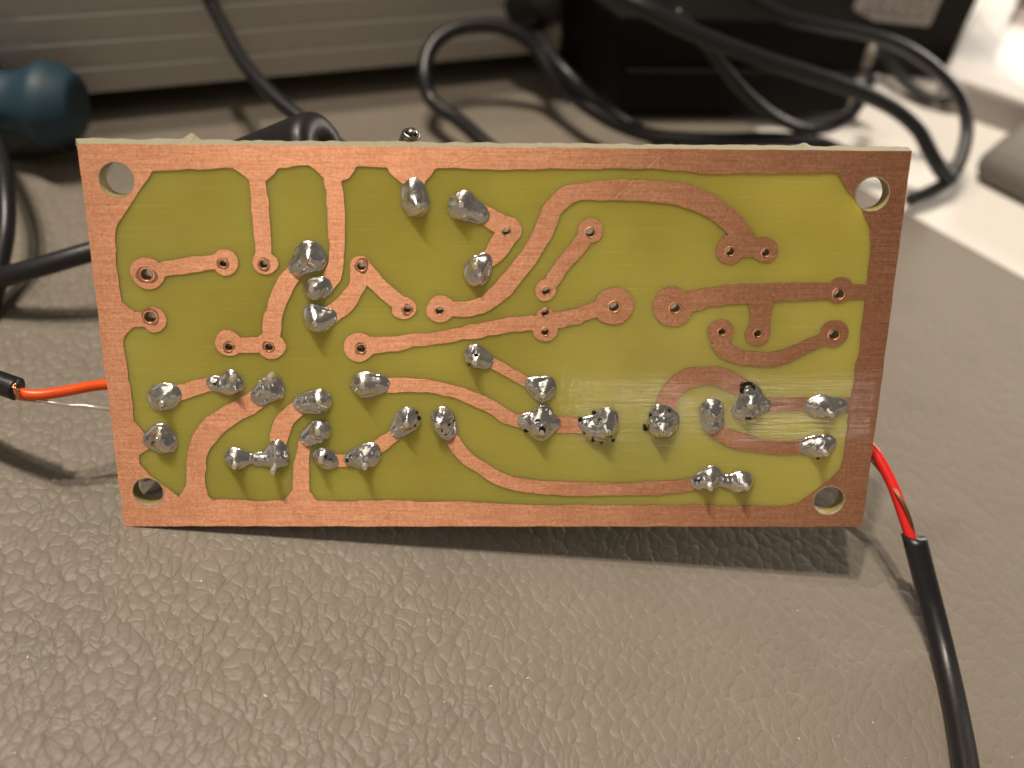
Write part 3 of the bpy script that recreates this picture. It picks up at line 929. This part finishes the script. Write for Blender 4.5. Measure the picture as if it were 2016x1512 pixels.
cable('second black cable lying close beside the loop at the black box corner',
      [(1040, -60, 18.2), (1052, 40, 17.7), (1078, 100, 17.3), (1112, 140, 17.0), (1160, 186, 16.9), (1210, 226, 16.9), (1262, 258, 16.8), (1330, 300, 16.6)], .11)
cable('black cable slanting across the black box down to the white desk',
      [(1120, -70, 15.6), (1200, -18, 15.3), (1262, 12, 15.2), (1330, 48, 15.3), (1410, 82, 15.5), (1500, 116, 15.8), (1600, 148, 16.2), (1690, 180, 16.6), (1760, 214, 16.9), (1808, 256, 17.1), (1832, 300, 17.2), (1852, 335, 17.4), (1872, 354, 17.6)], .135)
cable('black cable swinging round the right side in a wide bend',
      [(1420, -80, 16.0), (1480, -10, 16.0), (1540, 30, 16.2), (1620, 50, 16.5), (1700, 66, 16.9), (1780, 94, 17.3), (1846, 140, 17.6), (1890, 192, 17.8), (1904, 250, 17.8), (1893, 308, 17.7), (1868, 354, 17.6), (1830, 378, 17.4), (1790, 394, 17.2)], .115)
cable('short black cable drooping between the black box and the white tray',
      [(1690, 60, 20.0), (1740, 100, 20.2), (1768, 144, 20.2), (1800, 178, 20.1), (1838, 194, 20.0), (1880, 188, 19.9), (1926, 170, 20.0)], .12)
cable('thin black cable hanging in a bow in front of the black box',
      [(1330, 20, 15.9), (1400, 100, 16.0), (1450, 165, 16.2), (1510, 220, 16.6), (1570, 250, 17.2), (1625, 252, 17.6), (1668, 232, 17.8), (1694, 200, 17.9), (1720, 150, 18.2)], .10)

pl = dp(1060, 2, 17.6)
V, F = lathe_geo([(.001, -.55), (.3, -.55), (.42, -.42), (.46, -.2), (.46, .2), (.42, .42), (.3, .52), (.14, .6), (.12, .9), (.001, .9)], 32)
plug = mesh_obj('cable_plug', xform(V, axis_matrix(pl, pl + np.array([.5, -.4, .5]))), F, BLACK_RUBBER, None, smooth=True)
tag(plug, 'round black cable plug at the top, left of the black box', 'plug')

# ------------------------------------------------------------------ ribbed case at the upper left
b0, b1 = at(60, 170, .46), at(980, 90, .46)
dx = (b1-b0)/np.linalg.norm(b1-b0)
dyb = np.array([-dx[1], dx[0], 0])             # away from the viewer
c0 = b0 - dx*.35
LEN = 12.5
case = empty('ribbed_case', (c0[0], c0[1], 0))
case.rotation_euler = (0, 0, math.atan2(dx[1], dx[0]))
case['local'] = True
tag(case, 'grey beige case with a horizontally ribbed front panel behind the teal handle', 'case')
bm = box_bm((LEN, 3.2, 4.6), .06)
bmesh.ops.translate(bm, vec=(LEN/2, 1.62, .46+2.3), verts=bm.verts)
bm_obj('body', bm, ALU, case)
pitch = .415
NR = 9
for i in range(NR):
    z0 = .47 + i*pitch
    yo = -.042*(NR-i)                          # each board steps out below the one above, with a lit ledge on top
    prof = [(0.02, z0), (yo, z0), (yo, z0+pitch-.035), (yo+.012, z0+pitch-.012), (yo+.05, z0+pitch-.004), (.02, z0+pitch-.004)]
    V = [(0.0, y, z) for y, z in prof] + [(LEN, y, z) for y, z in prof]
    n = len(prof)
    F = [(k, k+1, k+1+n, k+n) for k in range(n-1)] + [tuple(range(n-1, -1, -1)), tuple(range(n, 2*n))]
    mesh_obj('rib', V, F, ALU, case)
bm = box_bm((.55, 3.4, 5.0), .08)
bmesh.ops.translate(bm, vec=(-.29, 1.3, .15+2.5), verts=bm.verts)
bm_obj('end_cap', bm, BLACK_PLASTIC, case)
bm = box_bm((LEN-.2, 2.7, .45), .04)
bmesh.ops.translate(bm, vec=(LEN/2, 1.75, .235), verts=bm.verts)
bm_obj('base_plinth', bm, BLACK_PLASTIC, case)

# ------------------------------------------------------------------ teal tool handle
h0, h1 = dp(-170, 196, 14.7), dp(158, 208, 14.7)
Lh = float(np.linalg.norm(h1-h0))
prof = [(.001, -.4), (.38, -.4), (.44, -.3), (.455, Lh*.35), (.455, Lh*.6), (.45, Lh-1.05), (.47, Lh-.85), (.54, Lh-.68), (.605, Lh-.55), (.62, Lh-.46), (.60, Lh-.34), (.54, Lh-.20), (.48, Lh-.09), (.43, Lh-.03), (.34, Lh), (.15, Lh+.01), (.001, Lh+.01)]
pr = catmull(prof, 4); pr[:, 0] = np.maximum(pr[:, 0], .001)
V, F = lathe_geo([tuple(p) for p in pr], 48)
hd = empty('tool_handle', tuple(h1))
tag(hd, 'teal plastic tool handle with a flared round end at the left edge', 'handle')
mesh_obj('grip', xform(V, axis_matrix(h0, h1)), F, TEAL, hd, smooth=True)
zc = .5
V, F = tube_geo([dp(-260, 268, 15.3), dp(-120, 264, 15.25), dp(40, 262, 15.0), dp(130, 258, 14.85)], [.3, .34, .36, .30], seg=16, n=5)
mesh_obj('underside_shade', V, F, BLACK_RUBBER, hd, smooth=True)  # black body added under the grip to stand for its dark shade

# ------------------------------------------------------------------ black boxes
def placed_box(name, pl, pr, depth, height, z0, mat, bevel=.08):
    """box whose front bottom edge runs between two ground points"""
    d = pr - pl; L = float(np.linalg.norm(d)); d /= L
    e = empty(name, (pl[0], pl[1], 0))
    e.rotation_euler = (0, 0, math.atan2(d[1], d[0]))
    e['local'] = True
    bm = box_bm((L, depth, height), bevel)
    bmesh.ops.translate(bm, vec=(L/2, depth/2, z0+height/2), verts=bm.verts)
    bm_obj('body', bm, mat, e)
    return e, L
bl, br, bk = at(1208, 236, 0), at(1662, 236, 0), at(1040, 100, 0)
L = float(np.linalg.norm(br-bl)); d_ = (br-bl)/L
box = empty('equipment_box', (bl[0], bl[1], 0))
box.rotation_euler = (0, 0, math.atan2(d_[1], d_[0]))
box['local'] = True
kx, ky = float((bk-bl) @ d_), float((bk-bl) @ np.array([-d_[1], d_[0], 0]))
bm = box_bm((1, 1, 1))
for v in bm.verts:
    x, y, z = v.co.x+.5, v.co.y+.5, v.co.z+.5
    v.co = (x*L + y*kx + (0 if x > .5 else -.2)*z, y*ky + .15*z, .12 + 1.75*z)
bmesh.ops.bevel(bm, geom=bm.edges[:], offset=.07, segments=3, profile=.5, affect='EDGES')
bm_obj('body', bm, BLACK_PLASTIC, box)
tag(box, 'low matt black box on the mat behind the tangle of cables', 'box')
bm = box_bm((L-.1, .06, .05), .012); bmesh.ops.translate(bm, vec=(L/2, .02, .95), verts=bm.verts)
bm_obj('seam_strip', bm, DARK_PLASTIC, box)
for x in (.35, L-.35):
    bm = box_bm((.4, .4, .118), .03); bmesh.ops.translate(bm, vec=(x, .4, .06), verts=bm.verts)
    bm_obj('foot', bm, BLACK_RUBBER, box)
for z in (.38, 1.25):
    bm = bmesh.new(); bmesh.ops.create_icosphere(bm, subdivisions=3, radius=1, matrix=Matrix.Translation((L+.05, .12, z)) @ Matrix.Diagonal((.10, .16, .24, 1)))
    bm_obj('clear_bumper', bm, CLEAR, box, smooth=True)

al, ar_ = at(1610, 128, 0), at(1858, 150, 0)
al[2] = ar_[2] = 0
al = al - (ar_-al)/np.linalg.norm(ar_-al)*4.6
adp, L2 = placed_box('equipment_case', al, ar_, 3.0, 4.6, -.09, DARK_PLASTIC)
tag(adp, 'tall charcoal black equipment case with a grey printed label, beside the white tray', 'case')
# label on its front face
def on_front(px, py, root):
    R = Matrix.LocRotScale(root.location, root.rotation_euler, (1, 1, 1)).inverted()
    o = R @ Vector(ORG); d = R.to_3x3() @ Vector(ray(px, py))
    t = -o.y/d.y
    q_ = o + d*t
    return q_.x, q_.z
l0, l1 = on_front(1672, 36, adp), on_front(1838, 30, adp)
lt = on_front(1690, -40, adp)
x0, x1, z0_, z1_ = l0[0], l1[0], min(l0[1], l1[1]), lt[1]
bm = box_bm((x1-x0, .012, z1_-z0_), .004, 1); bmesh.ops.translate(bm, vec=((x0+x1)/2, -.008, (z0_+z1_)/2), verts=bm.verts)
lab = bm_obj('label', bm, LABELW, adp)
fc_ = bpy.data.curves.new('lettering', 'FONT')
fc_.body = 'DUZE53'
fc_.size = 1.0
fc_.extrude = .004
to = bpy.data.objects.new('lettering_tmp', fc_)
C.objects.link(to)
bpy.context.view_layer.update()
me = bpy.data.meshes.new_from_object(to.evaluated_get(bpy.context.evaluated_depsgraph_get()))
bpy.data.objects.remove(to)
me.materials.clear(); me.materials.append(INK)
co = np.empty(len(me.vertices)*3); me.vertices.foreach_get('co', co); co = co.reshape(-1, 3)
wd, ht = co[:, 0].max()-co[:, 0].min(), co[:, 1].max()-co[:, 1].min()
tx = (co[:, 0]-co[:, 0].min())/wd*(x1-x0)*.78 + x0 + (x1-x0)*.13
tz = (co[:, 1]-co[:, 1].min())/ht*(z1_-z0_)*.62 + z0_ + (z1_-z0_)*.16
co = np.stack([tx + (tz-z0_)*.12, -.0155 - co[:, 2]*.3, tz], 1)
me.vertices.foreach_set('co', co.ravel()); me.update()
tl = bpy.data.objects.new('lettering', me)
C.objects.link(tl); tl.parent = lab

# ------------------------------------------------------------------ white tray and grey block at the right
ta, tb, tcx = at(1890, 160, .55), at(2016, 203, .55), at(1950, -30, .55)
ux = (tb-ta)/np.linalg.norm(tb-ta)
uy = np.array([-ux[1], ux[0], 0])
tray = empty('white_tray', (ta[0]-ux[0]*.35, ta[1]-ux[1]*.35, -.1))
tray.rotation_euler = (0, 0, math.atan2(ux[1], ux[0]))
tray['local'] = True
tag(tray, 'white plastic tray with rounded corners at the upper right', 'tray')
def rrect(w, d, r, n=8, ox=0, oy=0):
    out = []
    for cx_, cy_, a0 in ((w-r, r, -90), (w-r, d-r, 0), (r, d-r, 90), (r, r, 180)):
        for k in range(n+1):
            a = math.radians(a0+90*k/n)
            out.append((ox+cx_+r*math.cos(a), oy+cy_+r*math.sin(a)))
    return out
TW, TD, TH = 7.0, 6.5, .66
o_ = rrect(TW, TD, .45); i_ = rrect(TW-1.5, TD-1.5, .2, ox=.75, oy=.75)
n = len(o_)
V = [(x, y, .02) for x, y in o_] + [(x, y, TH-.08) for x, y in o_] + [(x*.985+.05, y*.985+.05, TH) for x, y in o_] + [(x, y, TH) for x, y in i_] + [(x, y, TH-.4) for x, y in i_]
F = []
for k in range(n):
    k2 = (k+1) % n
    for l in range(4):
        F.append((l*n+k, l*n+k2, (l+1)*n+k2, (l+1)*n+k))
mesh_obj('rim', V, F, WHITE_PL, tray, smooth=False)
V = [(x, y, TH-.39) for x, y in i_]
mesh_obj('inlay', V, [tuple(range(n))], WHITE_IN, tray)

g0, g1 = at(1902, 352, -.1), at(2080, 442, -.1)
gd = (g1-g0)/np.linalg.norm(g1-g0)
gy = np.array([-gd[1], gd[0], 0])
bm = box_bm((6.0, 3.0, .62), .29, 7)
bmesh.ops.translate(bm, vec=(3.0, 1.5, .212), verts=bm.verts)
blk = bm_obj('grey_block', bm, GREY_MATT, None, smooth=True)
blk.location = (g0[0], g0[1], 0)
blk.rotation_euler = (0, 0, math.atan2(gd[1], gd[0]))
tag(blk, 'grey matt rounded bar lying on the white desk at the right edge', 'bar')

# ------------------------------------------------------------------ dust and crumbs on the mat
bm = bmesh.new()
for i in range(30):
    px, py = random.uniform(0, 2016), random.uniform(1050, 1512) if i < 22 else random.uniform(500, 1512)
    q = at(px, py, .006)
    r_ = random.uniform(.004, .011)
    bmesh.ops.create_icosphere(bm, subdivisions=1, radius=1, matrix=Matrix.Translation(tuple(q)) @ Matrix.Rotation(random.random()*6, 4, 'Z') @ Matrix.Diagonal((r_*random.uniform(1, 2.4), r_, r_*.7, 1)))
dust = bm_obj('dust', bm, simple('pale_dust', (.62, .58, .52), .6, noise_amt=.4, nscale=3), None)
tag(dust, 'tiny pale crumbs and dust flecks lying on the grey leather', None, kind='stuff')
